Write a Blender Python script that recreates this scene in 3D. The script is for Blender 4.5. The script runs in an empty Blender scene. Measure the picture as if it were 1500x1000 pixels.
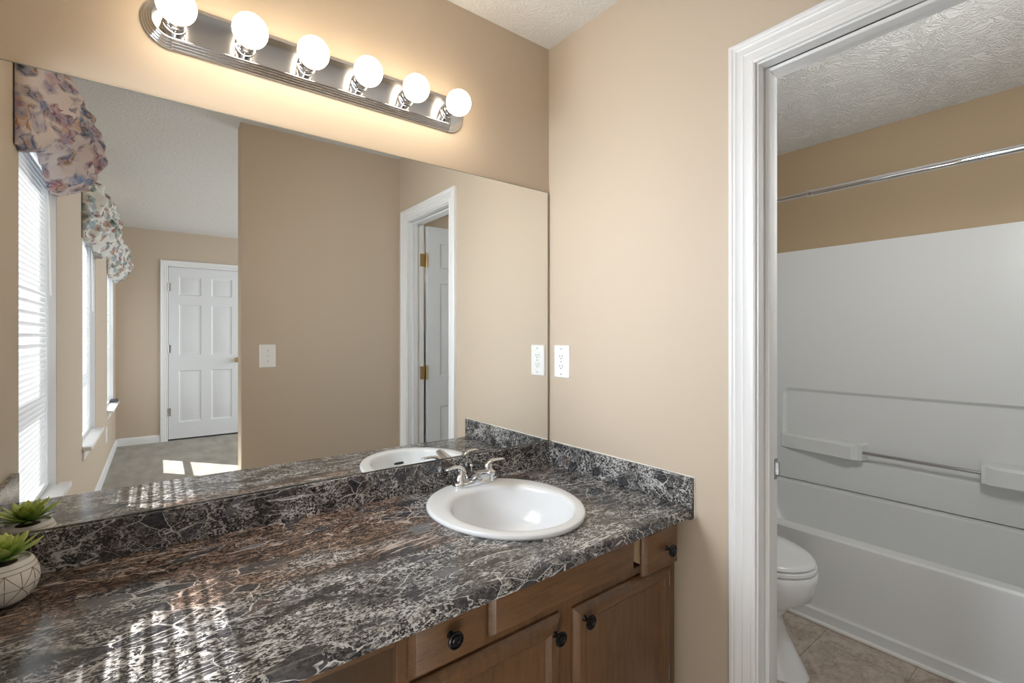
import bpy, bmesh, math, random
from mathutils import Vector, Matrix
PI = math.pi
random.seed(7)
C = bpy.context.scene.collection
sc = bpy.context.scene

# ------------------------------------------------------------------ camera
CAM = (-1.3597, -1.4945, 1.22)
YAW = 52.28
cd = bpy.data.cameras.new('camera'); cam = bpy.data.objects.new('camera', cd); C.objects.link(cam)
cam.location = CAM; cam.rotation_euler = (PI/2, 0, math.radians(YAW-90))
cd.sensor_width = 36; cd.sensor_fit = 'HORIZONTAL'; cd.lens = 693.5/1500*36
cd.shift_y = -7.77/1500; cd.clip_start = 0.01
sc.camera = cam

# ------------------------------------------------------------------ light
sc.view_settings.view_transform = 'Standard'; sc.view_settings.look = 'None'
sc.view_settings.gamma = 1; sc.view_settings.use_curve_mapping = False
sc.view_settings.exposure = 0.40
w = bpy.data.worlds.new('sky'); sc.world = w; w.use_nodes = True
bg = w.node_tree.nodes['Background']; bg.inputs[0].default_value = (.86, .93, 1, 1); bg.inputs[1].default_value = 2.4
SUN = Vector((.645, .764, -.93)).normalized()
def lamp(name, kind, loc, energy, color=(1, 1, 1), direction=None, **kw):
    l = bpy.data.lights.new(name, kind); l.energy = energy; l.color = color
    for k, v in kw.items(): setattr(l, k, v)
    o = bpy.data.objects.new(name, l); C.objects.link(o); o.location = loc
    if direction is not None: o.rotation_euler = Vector(direction).to_track_quat('-Z', 'Y').to_euler()
    return o
lamp('sun', 'SUN', (-6, -6, 6), 18, (1, .98, .95), SUN, angle=math.radians(.6))
# unseen fill lamps added to brighten the bedroom, vanity and bathroom
lamp('bedroom_daylight', 'AREA', (2.3, -3.6, 1.4), 66, (.86, .92, 1), (-1, 0, 0), shape='RECTANGLE', size=2.2, size_y=1.5)  # soft fill added on the hidden side, no window is built there
lamp('window_side_daylight', 'AREA', (-1.69, -.20, 1.46), 8.8, (.82, .91, 1), (1, -.16, -.05), shape='RECTANGLE', size=.34, size_y=.75, spread=math.radians(110))  # added strip beside the mirror, out of view, brightens the right wall
lamp('bedroom_floor_bounce', 'AREA', (-1.30, -1.56, .25), 4.0, (.97, .98, .95), (.62, .78, .12), shape='RECTANGLE', size=.55, size_y=.32)  # added fill below counter level, lifts the cabinet front and lower wall
lamp('bath_lamp', 'AREA', (.35, -1.42, 1.75), 13, (.95, .975, .97), (.8, .55, -.1), shape='DISK', size=.3)  # added fill just out of view, brightens the surround and bath wall

sc.cycles.max_bounces = 10; sc.cycles.diffuse_bounces = 5; sc.cycles.glossy_bounces = 6
sc.cycles.transparent_max_bounces = 12; sc.cycles.sample_clamp_indirect = 6
sc.cycles.use_denoising = True

# ------------------------------------------------------------------ mesh helpers
class MB:
    def __init__(s): s.v = []; s.f = []
    def add(s, vs, fs):
        n = len(s.v); s.v += [tuple(p) for p in vs]; s.f += [tuple(i+n for i in q) for q in fs]
    def box(s, lo, hi):
        (a, b, c), (d, e, f) = lo, hi
        s.add([(a,b,c),(d,b,c),(d,e,c),(a,e,c),(a,b,f),(d,b,f),(d,e,f),(a,e,f)],
              [(0,3,2,1),(4,5,6,7),(0,1,5,4),(1,2,6,5),(2,3,7,6),(3,0,4,7)]); return s
    def prism(s, poly, z0, z1):          # plan polygon, counter-clockwise
        n = len(poly); vs = [(x,y,z0) for x,y in poly]+[(x,y,z1) for x,y in poly]
        s.add(vs, [tuple(range(n-1,-1,-1)), tuple(range(n,2*n))]+[(i,(i+1)%n,n+(i+1)%n,n+i) for i in range(n)]); return s
    def loft(s, rings, cap0=True, cap1=True, close=True):
        n = len(rings[0]); vs = [p for r in rings for p in r]; fs = []
        m = n if close else n-1
        for k in range(len(rings)-1):
            for i in range(m):
                j = (i+1) % n
                fs.append((k*n+i, k*n+j, (k+1)*n+j, (k+1)*n+i))
        if cap0: fs.append(tuple(range(n-1,-1,-1)))
        if cap1: fs.append(tuple((len(rings)-1)*n+i for i in range(n)))
        s.add(vs, fs); return s
    def lathe(s, prof, n=32, axis='Z', o=(0,0,0), cap0=True, cap1=True):   # prof: (r, h)
        R = []
        for r, h in prof:
            ring = []
            for i in range(n):
                a = 2*PI*i/n; x, y = r*math.cos(a), r*math.sin(a)
                p = (x,y,h) if axis == 'Z' else ((x,-h,y) if axis == '-Y' else (h,x,y))
                ring.append((p[0]+o[0],p[1]+o[1],p[2]+o[2]))
            R.append(ring)
        return s.loft(R, cap0, cap1)
    def sweep(s, path, sect, n=16, up=(0,0,1)):    # path points, sect: (half width, half height) per point
        P = [Vector(p) for p in path]; R = []; up = Vector(up)
        for k, p in enumerate(P):
            t = (P[min(k+1,len(P)-1)]-P[max(k-1,0)]).normalized()
            sd = t.cross(up)
            sd = sd.normalized() if sd.length > 1e-4 else Vector((1,0,0))
            u = sd.cross(t).normalized(); a, b = sect[k] if isinstance(sect[k], tuple) else (sect[k], sect[k])
            R.append([p+sd*a*math.cos(2*PI*i/n)+u*b*math.sin(2*PI*i/n) for i in range(n)])
        return s.loft(R)
    def grid(s, fn, nu, nv):
        vs = [fn(i/nu, j/nv) for j in range(nv+1) for i in range(nu+1)]
        s.add(vs, [(j*(nu+1)+i, j*(nu+1)+i+1, (j+1)*(nu+1)+i+1, (j+1)*(nu+1)+i) for j in range(nv) for i in range(nu)]); return s
    def slab(s, us, zs, holes, mp, depth):   # plate with rectangular openings; mp(u, z, d) -> point
        us = sorted(set(us+[h[0] for h in holes]+[h[1] for h in holes])); zs = sorted(set(zs+[h[2] for h in holes]+[h[3] for h in holes]))
        def solid(i, j):
            if not (0 <= i < len(us)-1 and 0 <= j < len(zs)-1): return False
            u, z = (us[i]+us[i+1])/2, (zs[j]+zs[j+1])/2
            return not any(h[0] < u < h[1] and h[2] < z < h[3] for h in holes)
        for i in range(len(us)-1):
            for j in range(len(zs)-1):
                if not solid(i, j): continue
                a, b, c, d = us[i], us[i+1], zs[j], zs[j+1]
                q = lambda *t: s.add([mp(*p) for p in t], [(0,1,2,3)])
                q((a,c,0),(b,c,0),(b,d,0),(a,d,0)); q((b,c,depth),(a,c,depth),(a,d,depth),(b,d,depth))
                if not solid(i-1,j): q((a,c,depth),(a,c,0),(a,d,0),(a,d,depth))
                if not solid(i+1,j): q((b,c,0),(b,c,depth),(b,d,depth),(b,d,0))
                if not solid(i,j-1): q((a,c,depth),(b,c,depth),(b,c,0),(a,c,0))
                if not solid(i,j+1): q((a,d,0),(b,d,0),(b,d,depth),(a,d,depth))
        return s
    def build(s, name, mat, parent=None, bevel=0, seg=2, smooth=None, sub=0, fixn=True, rot=0):
        me = bpy.data.meshes.new(name); me.from_pydata(s.v, [], s.f)
        bm = bmesh.new(); bm.from_mesh(me)
        bmesh.ops.remove_doubles(bm, verts=bm.verts, dist=1e-5)
        if fixn: bmesh.ops.recalc_face_normals(bm, faces=bm.faces)
        bm.to_mesh(me); bm.free()
        me.materials.append(mat)
        o = bpy.data.objects.new(name, me); C.objects.link(o)
        if parent: o.parent = parent
        if rot: o.rotation_euler.z = rot
        if bevel:
            b = o.modifiers.new('b', 'BEVEL'); b.width = bevel; b.segments = seg; b.limit_method = 'ANGLE'; b.angle_limit = math.radians(35)
            if smooth is None: smooth = 40
        if sub:
            m = o.modifiers.new('s', 'SUBSURF'); m.levels = sub; m.render_levels = sub
        if smooth is not None:
            for p in me.polygons: p.use_smooth = True
            if smooth < 180: me.set_sharp_from_angle(angle=math.radians(smooth))
        return o

def tag(o, label, cat, group=None, kind=None):
    o['label'] = label; o['category'] = cat
    if group: o['group'] = group
    if kind: o['kind'] = kind
    return o
def struct(o, label, cat): return tag(o, label, cat, kind='structure')
def thing(name, loc, label, cat, group=None, kind=None, rz=0):
    o = bpy.data.objects.new(name, None); C.objects.link(o); o.empty_display_size = .05
    o.location = loc; o.rotation_euler.z = rz
    return tag(o, label, cat, group, kind)
def dup(root, loc, label):
    r = root.copy(); C.objects.link(r); r.location = loc; r['label'] = label
    for ch in list(root.children):
        c = ch.copy(); C.objects.link(c); c.parent = r
        for g in list(ch.children):
            d = g.copy(); C.objects.link(d); d.parent = c
    return r

# ------------------------------------------------------------------ materials
class NT:
    def __init__(s, name):
        s.m = bpy.data.materials.new(name); s.m.use_nodes = True; s.t = s.m.node_tree
        s.b = s.t.nodes['Principled BSDF']
    def n(s, ty, **kw):
        x = s.t.nodes.new('ShaderNode'+ty)
        for k, v in kw.items():
            if k in x.inputs.keys(): x.inputs[k].default_value = v
            else: setattr(x, k, v)
        return x
    def l(s, a, b): s.t.links.new(a, b)
    def val(s, x, y):                      # set or link
        if hasattr(x, 'is_output'): s.l(x, y)
        else: y.default_value = x
    def math(s, op, a, b=0.0, c=None):
        x = s.n('Math', operation=op); s.val(a, x.inputs[0]); s.val(b, x.inputs[1])
        if c is not None: s.val(c, x.inputs[2])
        return x.outputs[0]
    def vec(s, op, a, b):
        x = s.n('VectorMath', operation=op); s.val(a, x.inputs[0]); s.val(b, x.inputs[1]); return x.outputs[0]
    def mix(s, f, a, b):
        x = s.n('MixRGB'); s.val(f, x.inputs[0]); s.val(a, x.inputs[1]); s.val(b, x.inputs[2]); return x.outputs[0]
    def ramp(s, f, stops, interp='LINEAR'):
        x = s.n('ValToRGB'); r = x.color_ramp; r.interpolation = interp
        while len(r.elements) < len(stops): r.elements.new(.5)
        for e, (p, c) in zip(r.elements, stops): e.position = p; e.color = tuple(c)+(1,) if len(c) == 3 else c
        s.l(f, x.inputs[0]); return x.outputs[0]
    def co(s, scale=(1,1,1)):
        t = s.n('TexCoord'); m = s.n('Mapping'); m.inputs['Scale'].default_value = scale
        s.l(t.outputs['Object'], m.inputs[0]); return m.outputs[0]
    def noise(s, co, scale, detail=3, rough=.5, dist=0):
        x = s.n('TexNoise', Scale=scale, Detail=detail, Roughness=rough, Distortion=dist); s.l(co, x.inputs['Vector']); return x
    def voro(s, co, scale, feature='F1', rnd=1.0):
        x = s.n('TexVoronoi', feature=feature, Scale=scale, Randomness=rnd); s.l(co, x.inputs['Vector']); return x
    def bump(s, h, strength, dist=.01):
        x = s.n('Bump', Strength=strength, Distance=dist); s.l(h, x.inputs['Height']); s.l(x.outputs[0], s.b.inputs['Normal'])
def simple(name, col, rough=.5, metal=0, spec=.5, **kw):
    t = NT(name); b = t.b
    b.inputs['Base Color'].default_value = (*col, 1); b.inputs['Roughness'].default_value = rough
    b.inputs['Metallic'].default_value = metal; b.inputs['Specular IOR Level'].default_value = spec
    for k, v in kw.items(): b.inputs[k].default_value = v
    return t.m
def paint(name, col, rough=.55, bump=.12):
    t = NT(name); n = t.noise(t.co(), 160, 2); t.bump(n.outputs[0], bump, .002)
    big = t.noise(t.co(), 1.3, 2); c2 = tuple(x*.96 for x in col)
    t.l(t.mix(big.outputs[0], (*col, 1), (*c2, 1)), t.b.inputs['Base Color'])
    t.b.inputs['Roughness'].default_value = rough; t.b.inputs['Specular IOR Level'].default_value = .3
    return t.m
M = {}
M['wall'] = paint('beige_wall_paint', (.57, .475, .372))
M['bathwall'] = paint('tan_bath_wall_paint', (.43, .325, .21))
M['white'] = simple('white_trim_paint', (.79, .795, .80), .35)
M['door'] = simple('white_door_paint', (.73, .75, .77), .4)
M['plastic'] = simple('white_plastic', (.86, .86, .85), .3)
M['china'] = simple('white_china', (.80, .81, .82), .2, 0, .5, **{'Coat Weight': .15, 'Coat Roughness': .05})
M['acrylic'] = simple('white_acrylic', (.70, .71, .71), .3)
M['chrome'] = simple('chrome', (.70, .71, .73), .06, 1)
M['brushed'] = simple('brushed_nickel', (.50, .50, .52), .13, 1)
M['steel'] = simple('steel_tube', (.50, .50, .51), .25, 1)
M['brass'] = simple('antique_brass', (.50, .38, .20), .35, 1)
M['black'] = simple('black_metal', (.035, .035, .038), .25, .8)
M['dark'] = simple('dark_slot', (.03, .03, .03), .6)
M['caulk'] = simple('white_caulk', (.80, .79, .76), .5)
M['mirror'] = simple('mirror_silver', (.90, .915, .905), 0.0, 1)
M['mirror_edge'] = simple('mirror_edge_glass', (.20, .22, .20), .3)
M['slide'] = simple('bare_pine', (.62, .46, .27), .6)
M['soil'] = simple('dark_soil', (.06, .04, .025), .9)
M['sill_item'] = simple('dark_grey_plastic', (.08, .08, .085), .5)

def ceiling_mat(name, col, k):
    t = NT(name); co = t.co()
    wn = t.noise(co, 5, 2); off = t.vec('SCALE', wn.outputs['Color'], (0,0,0)); off.node.inputs['Scale'].default_value = .35
    c2 = t.vec('ADD', co, off)
    a = t.noise(c2, 19, 2, .5, 2.4)
    r = t.math('ABSOLUTE', t.math('SUBTRACT', a.outputs[0], .5)); r = t.math('POWER', t.math('SUBTRACT', 1, t.math('MULTIPLY', r, 4)), 3)
    b = t.noise(co, 90, 3)
    t.bump(t.math('ADD', r, t.math('MULTIPLY', b.outputs[0], .4)), k, .008)
    t.b.inputs['Base Color'].default_value = (*col, 1); t.b.inputs['Roughness'].default_value = .8
    t.b.inputs['Specular IOR Level'].default_value = .15
    return t.m
M['ceiling'] = ceiling_mat('textured_ceiling', (.74, .735, .72), .32)
M['ceiling_bath'] = ceiling_mat('textured_bath_ceiling', (.72, .71, .69), .62)

def carpet():
    t = NT('grey_carpet'); n = t.noise(t.co(), 330, 4, .7); m = t.noise(t.co((1, .35, 1)), 9, 3)
    col = t.ramp(t.math('ADD', t.math('MULTIPLY', n.outputs[0], .6), t.math('MULTIPLY', m.outputs[0], .4)), [(.3, (.27, .25, .215)), (.7, (.58, .55, .49))])
    t.l(col, t.b.inputs['Base Color']); t.bump(n.outputs[0], .8, .008); t.b.inputs['Roughness'].default_value = .95
    t.b.inputs['Specular IOR Level'].default_value = .1
    return t.m
M['carpet'] = carpet()
def tile():
    t = NT('stone_look_tile'); co = t.co()
    b = t.n('TexBrick', offset=0.0, squash=1.0)
    for k, v in (('Scale', 1.0), ('Mortar Size', .0016), ('Brick Width', .46), ('Row Height', .29), ('Mortar Smooth', .2)): b.inputs[k].default_value = v
    mp = t.n('Mapping'); mp.inputs['Location'].default_value = (.14, .157, 0); t.l(co, mp.inputs[0]); t.l(mp.outputs[0], b.inputs['Vector'])
    n = t.noise(co, 9, 6, .65, 1.2); f = t.noise(t.co((1, 2.2, 1)), 34, 5, .7, .6)
    col = t.ramp(t.math('ADD', t.math('MULTIPLY', n.outputs[0], .6), t.math('MULTIPLY', f.outputs[0], .4)),
                 [(.34, (.20, .15, .11)), (.46, (.40, .33, .27)), (.56, (.52, .45, .38)), (.7, (.62, .56, .49))])
    t.l(t.mix(b.outputs['Fac'], col, (.22, .19, .16, 1)), t.b.inputs['Base Color'])
    t.b.inputs['Roughness'].default_value = .4
    return t.m
M['tile'] = tile()

def wood(name, axis, dark=(.072, .036, .018), lite=(.19, .097, .042)):
    t = NT(name); sca = {'x': (1.2, 14, 14), 'z': (14, 14, 1.2)}[axis]
    co = t.co(sca); n = t.noise(co, 6, 5, .6, .5)
    f = t.noise(t.co(tuple(k*4 for k in sca)), 12, 3, .6); m = t.noise(t.co(), 5, 2)
    v = t.math('ADD', t.math('MULTIPLY', n.outputs[0], .55), t.math('MULTIPLY', f.outputs[0], .3)); v = t.math('ADD', v, t.math('MULTIPLY', m.outputs[0], .25))
    t.l(t.ramp(v, [(.36, dark), (.55, tuple((a+b)/2 for a, b in zip(dark, lite))), (.74, lite)]), t.b.inputs['Base Color'])
    t.b.inputs['Roughness'].default_value = .33; t.bump(f.outputs[0], .12, .001)
    return t.m
M['wood_x'] = wood('brown_wood_across', 'x'); M['wood_z'] = wood('brown_wood_upright', 'z')

def marble(name, stretch, brown, dark, mat_k, vein_k):
    t = NT(name)
    base = t.co(stretch)
    w1 = t.noise(base, 8, 2); w2 = t.noise(base, 55, 3, .6)
    def sc_(o, k):
        x = t.n('VectorMath', operation='SCALE'); t.l(t.vec('SUBTRACT', o, (.5, .5, .5)), x.inputs[0]); x.inputs['Scale'].default_value = k; return x.outputs[0]
    def ch(o, k):
        x = t.n('SeparateColor'); t.l(o, x.inputs[0]); return x.outputs[k]
    def fac(o, stops, interp='LINEAR'): return ch(t.ramp(o, [(p, (v, v, v)) for p, v in stops], interp), 0)
    co = t.vec('ADD', t.vec('ADD', base, sc_(w1.outputs['Color'], .05)), sc_(w2.outputs['Color'], .009))
    cs = t.vec('ADD', base, sc_(w2.outputs['Color'], .004))
    big = t.voro(co, 25); mid = t.voro(co, 92); small = t.voro(cs, 215); tiny = t.voro(cs, 460)
    geo = t.n('TexCoord'); sx = t.n('SeparateXYZ'); t.l(geo.outputs['Object'], sx.inputs[0])
    zone = t.noise(base, 3.4, 4, .6, .6)
    # brown clouds, commonest along the back of the counter at its plain end
    br = t.math('ADD', zone.outputs[0], t.math('MULTIPLY', t.math('ADD', sx.outputs[1], .27), .45))
    br = t.math('SUBTRACT', br, t.math('MULTIPLY', t.math('ADD', sx.outputs[0], 1.05), .13))
    br = t.math('MULTIPLY', fac(br, [(.47, 0), (.57, 1)]), brown)
    d = dark
    darkramp = [(0, (.012*d, .012*d, .015*d)), (.3, (.03*d, .029*d, .033*d)), (.6, (.07*d, .066*d, .066*d)), (.85, (.15*d, .142*d, .14*d)), (1, (.24*d, .23*d, .22*d))]
    brownramp = [(0, (.016, .010, .009)), (.4, (.040, .023, .017)), (.75, (.075, .045, .033)), (1, (.13, .085, .062))]
    r1 = ch(mid.outputs['Color'], 0)
    c = t.mix(br, t.ramp(r1, darkramp), t.ramp(r1, brownramp))
    # fine crushed matrix between the clasts
    fine = t.noise(co, 120, 5, .72)
    mm = t.noise(base, 11, 4, .65)
    matrix = t.math('MULTIPLY', fac(mm.outputs[0], [(.42, .12), (.60, 1)]), fac(fine.outputs[0], [(.44, 0), (.60, 1)]))
    c = t.mix(t.math('MULTIPLY', matrix, mat_k), c, t.mix(br, (.36, .345, .33, 1), (.13, .085, .065, 1)))
    # chips of two sizes
    s1 = ch(small.outputs['Color'], 1); s2 = ch(tiny.outputs['Color'], 1)
    cm = fac(mm.outputs[0], [(.40, .15), (.58, 1)])
    pale = t.mix(br, (.55, .535, .52, 1), (.31, .21, .155, 1))
    c = t.mix(t.math('MULTIPLY', fac(s1, [(0, 0), (.775, .9)], 'CONSTANT'), cm), c, pale)
    c = t.mix(t.math('MULTIPLY', fac(s1, [(0, .85), (.22, 0)], 'CONSTANT'), cm), c, (.022, .02, .022, 1))
    c = t.mix(t.math('MULTIPLY', fac(s2, [(0, 0), (.82, .8)], 'CONSTANT'), cm), c, pale)
    # large smooth lumps, mostly dark
    lr = ch(big.outputs['Color'], 2)
    lc = t.ramp(ch(big.outputs['Color'], 0), [(0, (.014, .014, .018)), (.45, (.035, .033, .037)), (.80, (.13, .128, .132)), (.88, (.08, .055, .045))], 'CONSTANT')
    lc = t.mix(t.math('MULTIPLY', fac(fine.outputs[0], [(.4, 0), (.7, 1)]), .3), lc, (.22, .22, .23, 1))
    c = t.mix(fac(lr, [(0, 0), (.79, .9)], 'CONSTANT'), c, lc)
    # pale veins round clasts in places, and long thin veins along the length
    eb = t.voro(co, 25, 'DISTANCE_TO_EDGE'); em = t.voro(co, 92, 'DISTANCE_TO_EDGE')
    vm = t.noise(base, 6.5, 3, .6)
    vb = t.math('LESS_THAN', eb.outputs['Distance'], t.math('MULTIPLY', fac(vm.outputs[0], [(.52, 0), (.74, 1)]), .055*vein_k))
    vm2 = t.noise(base, 15, 3, .65)
    vme = t.math('LESS_THAN', em.outputs['Distance'], t.math('MULTIPLY', fac(vm2.outputs[0], [(.50, 0), (.75, 1)]), .10*vein_k))
    def long(k, sc, lev, wd):
        n_ = t.noise(t.co(k), sc, 5, .55, .7); return t.math('LESS_THAN', t.math('ABSOLUTE', t.math('SUBTRACT', n_.outputs[0], lev)), wd)
    k1 = tuple(a_*b_ for a_, b_ in zip(stretch, (1.2, 2.4, 1.6)))
    l1 = long(k1, 3.0, .5, .0045); l2 = long(tuple(q*1.4 for q in k1), 3.6, .44, .0035)
    brk = fac(vm2.outputs[0], [(.40, 0), (.46, 1)])
    v = t.math('MAXIMUM', t.math('MAXIMUM', vb, t.math('MULTIPLY', vme, .6)), t.math('MULTIPLY', t.math('MAXIMUM', l1, l2), brk))
    veinc = t.mix(t.math('MULTIPLY', br, .6), (.62, .61, .61, 1), (.42, .29, .21, 1))
    t.l(t.mix(t.math('MULTIPLY', v, .85), c, veinc), t.b.inputs['Base Color'])
    t.b.inputs['Roughness'].default_value = .15; t.b.inputs['Specular IOR Level'].default_value = .5
    return t.m
M['marble'] = marble('breccia_laminate', (.60, 1, 1), 1.0, .74, .28, .9)
M['marble_splash'] = marble('breccia_laminate_upright', (.80, .85, 1.0), .2, .62, .16, .8)

def emis(name, col, k):
    t = NT(name); t.b.inputs['Base Color'].default_value = (*col, 1)
    t.b.inputs['Emission Color'].default_value = (*col, 1); t.b.inputs['Emission Strength'].default_value = k; return t.m
M['bulb'] = emis('lit_frosted_bulb', (1, .84, .62), 11.4)

def slat_mat():
    t = NT('white_blind_slat'); t.b.inputs['Base Color'].default_value = (.88, .89, .90, 1); t.b.inputs['Roughness'].default_value = .45
    tr = t.n('BsdfTranslucent'); tr.inputs[0].default_value = (.85, .88, .92, 1)
    mx = t.n('MixShader'); mx.inputs[0].default_value = .12
    out = [n for n in t.t.nodes if n.type == 'OUTPUT_MATERIAL'][0]
    t.l(t.b.outputs[0], mx.inputs[1]); t.l(tr.outputs[0], mx.inputs[2]); t.l(mx.outputs[0], out.inputs[0]); return t.m
M['slat'] = slat_mat()
def glass_mat():
    t = NT('window_glass'); tr = t.n('BsdfTransparent'); gl = t.n('BsdfGlossy'); gl.inputs['Roughness'].default_value = 0.0
    mx = t.n('MixShader'); mx.inputs[0].default_value = .06
    out = [n for n in t.t.nodes if n.type == 'OUTPUT_MATERIAL'][0]
    t.l(tr.outputs[0], mx.inputs[1]); t.l(gl.outputs[0], mx.inputs[2]); t.l(mx.outputs[0], out.inputs[0]); return t.m
M['glass'] = glass_mat()

def floral(name, ground, cols, scale, cover):
    t = NT(name); base = t.co((1, .8, 1))
    def sc_(o, k):
        x = t.n('VectorMath', operation='SCALE'); t.l(t.vec('SUBTRACT', o, (.5, .5, .5)), x.inputs[0]); x.inputs['Scale'].default_value = k; return x.outputs[0]
    def ch(o, k):
        x = t.n('SeparateColor'); t.l(o, x.inputs[0]); return x.outputs[k]
    def fac(o, stops, interp='LINEAR'): return ch(t.ramp(o, [(p, (v, v, v)) for p, v in stops], interp), 0)
    wn = t.noise(base, scale*.55, 3, .6, 1.0); w2 = t.noise(base, scale*2.2, 2)
    co = t.vec('ADD', t.vec('ADD', base, sc_(wn.outputs['Color'], 1.6/scale)), sc_(w2.outputs['Color'], .35/scale))
    v = t.voro(co, scale); p = t.voro(co, scale*2.7)
    stops = [(i/len(cols), c) for i, c in enumerate(cols)]
    flower = t.ramp(ch(v.outputs['Color'], 0), stops, 'CONSTANT')
    petal = t.ramp(ch(p.outputs['Color'], 0), stops, 'CONSTANT')
    edge = fac(p.outputs['Distance'], [(.2, 0), (.55, 1)])
    c = t.mix(.45, flower, petal); c = t.mix(t.math('MULTIPLY', edge, .3), c, (*ground, 1))
    lines = t.n('TexWave', Scale=scale*.55, Distortion=9.0, Detail=2.0); lines.inputs['Detail Scale'].default_value = 1.2; t.l(co, lines.inputs['Vector'])
    c = t.mix(fac(lines.outputs['Fac'], [(.0, .6), (.12, 0)]), c, (*[x*.25 for x in cols[3]], 1))
    here = t.math('MULTIPLY', fac(ch(v.outputs['Color'], 1), [(0, 0), (1-cover, 1)], 'CONSTANT'), fac(v.outputs['Distance'], [(.5, 1), (.7, 0)]))
    t.l(t.mix(here, (*ground, 1), c), t.b.inputs['Base Color'])
    t.b.inputs['Roughness'].default_value = .6; t.b.inputs['Specular IOR Level'].default_value = .25
    return t.m
M['floral_mauve'] = floral('mauve_floral_cotton', (.60, .53, .53),
    [(.30,.24,.30), (.12,.16,.30), (.55,.32,.17), (.08,.08,.13), (.34,.14,.18), (.52,.46,.50), (.18,.27,.48)], 17, .95)  # same cloth as the other valances, its shade put into the colours
M['floral_white'] = floral('white_floral_cotton', (.66, .65, .60),
    [(.32,.07,.09), (.10,.17,.14), (.25,.40,.46), (.05,.08,.06), (.50,.24,.16), (.35,.45,.50)], 22, .62)

# ------------------------------------------------------------------ room numbers
DM = .0082                      # the mirror wall is not quite square to the side wall
XL, YO, YF, ZC = -1.711, -1.5732, -5.286, 2.44
XB, ZB = 1.70, 2.325            # bath back wall and its lower ceiling
XO = -.9585                     # free end of the wall opposite the mirror
JN, JF, ZJ = -.867, -1.437, 1.981   # door jamb faces and head

# ------------------------------------------------------------------ setting
struct(MB().prism([(-1.84,.0216),(0,.006),(XB+.14,.006),(XB+.14,.13),(-1.84,.13)], 0, ZC+.1).build('wall_back', M['wall']), 'beige wall behind the mirror and the light bar', 'wall')
wl_holes = []
WIN = [(-1.505, -.755), (-3.185, -2.435), (-4.97, -4.22)]; WZ0, WZ1 = .53, 2.02
WZB = WZ0-.02
wl_holes = [(a, b, WZB, WZ1) for a, b in WIN]
struct(MB().slab([YF-.12, .02], [0, ZC+.1], wl_holes, lambda u, z, d: (XL-d, u, z), .13).build('wall_left', M['wall']), 'beige wall with the three blind-covered windows', 'wall')
struct(MB().slab([YO, .006], [0, ZC+.1], [(JF-.018, JN+.018, -.01, ZJ+.018)], lambda u, z, d: (d, u, z), .115).build('wall_right', M['wall']), 'beige wall with the outlet and the bathroom doorway', 'wall')
struct(MB().box((XO, YO-.115, 0), (XB+.14, YO, ZC+.1)).build('wall_front', M['wall'], bevel=.006), 'beige wall facing the mirror, with a light switch', 'wall')
DX0, DX1 = -1.243, -.487
struct(MB().slab([XL-.13, 2.5], [0, ZC+.1], [(DX0-.02, DX1+.02, -.01, 2.05)], lambda u, z, d: (u, YF-d, z), .12).build('wall_far', M['wall']), 'beige bedroom wall with the closed white door', 'wall')
m = MB().prism([(-1.5,YF-1.2),(.3,YF-1.2),(.3,YF-.12),(.2,YF-.12),(.2,YF-1.1),(-1.4,YF-1.1),(-1.4,YF-.12),(-1.5,YF-.12)], -.1, 2.2); m.box((-1.5,YF-1.2,2.2),(.3,YF-.12,2.3)); m.box((-1.4,YF-1.1,-.1),(.2,YF-.12,0))
struct(m.build('wall_hall', M['wall']), 'dim hallway shell behind the closed bedroom door', 'wall')  # unseen box added to stop light leaking round the door
struct(MB().box((2.4, YF, 0), (2.5, YO-.115, ZC+.1)).build('wall_bedroom_side', M['wall']), 'beige side wall of the bedroom, out of view', 'wall')
struct(MB().box((XB, YO, 0), (XB+.14, .006, ZC+.1)).build('wall_bath', M['bathwall']), 'tan wall above the tub surround', 'wall')
struct(MB().slab([XL-.13, 2.5], [YF-.12, .13], [(.115, XB, YO, .006)], lambda u, z, d: (u, z, ZC+d), .1).build('ceiling', M['ceiling']), 'white brushed-texture ceiling over vanity and bedroom', 'ceiling')
struct(MB().box((.116, YO+.001, ZB), (XB-.001, .005, ZB+.1)).build('ceiling_bath', M['ceiling_bath']), 'grey brushed-texture ceiling over the bathtub', 'ceiling')
struct(MB().prism([(XL-.13,YF-.12),(2.5,YF-.12),(2.5,YO-.06),(XL-.13,YO-.06)], -.1, 0).build('floor_bedroom', M['carpet']), 'grey-beige bedroom carpet seen in the mirror', 'carpet')
struct(MB().prism([(XL-.13,YO-.06),(XB+.14,YO-.06),(XB+.14,.13),(XL-.13,.13)], -.1, 0).build('floor', M['tile']), 'stone-look floor tiles beside the tub', 'floor')

# ---- casings: U-shaped mitred moulding
PROF = [(0,0),(0,.009),(.004,.0115),(.009,.0115),(.012,.0095),(.026,.011),(.032,.0135),(.036,.0115),(.046,.014),(.052,.0175),(.058,.016),(.062,.0185),(.069,.0185),(.073,.015),(.073,0)]
def casing(u0, u1, zt, mp, k=1.0):
    m = MB(); R = []
    for w_, t_ in PROF:
        w_ *= k
        R.append([mp(u0-w_, 0, t_), mp(u0-w_, zt+w_, t_), mp(u1+w_, zt+w_, t_), mp(u1+w_, 0, t_)])
    for a, b in zip(R, R[1:]):
        for i in range(3): m.add([a[i], a[i+1], b[i+1], b[i]], [(0,1,2,3)])
    return m
tr = thing('trim_1', (0,0,0), 'white moulded casing and jamb of the bathroom doorway', 'door casing', kind='structure')
casing(JF-.006, JN+.006, ZJ+.006, lambda u, z, t: (-t, u, z)).build('casing', M['white'], tr, smooth=25)
casing(JF-.006, JN+.006, ZJ+.006, lambda u, z, t: (.115+t, u, z)).build('casing', M['white'], tr, smooth=25)
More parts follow.
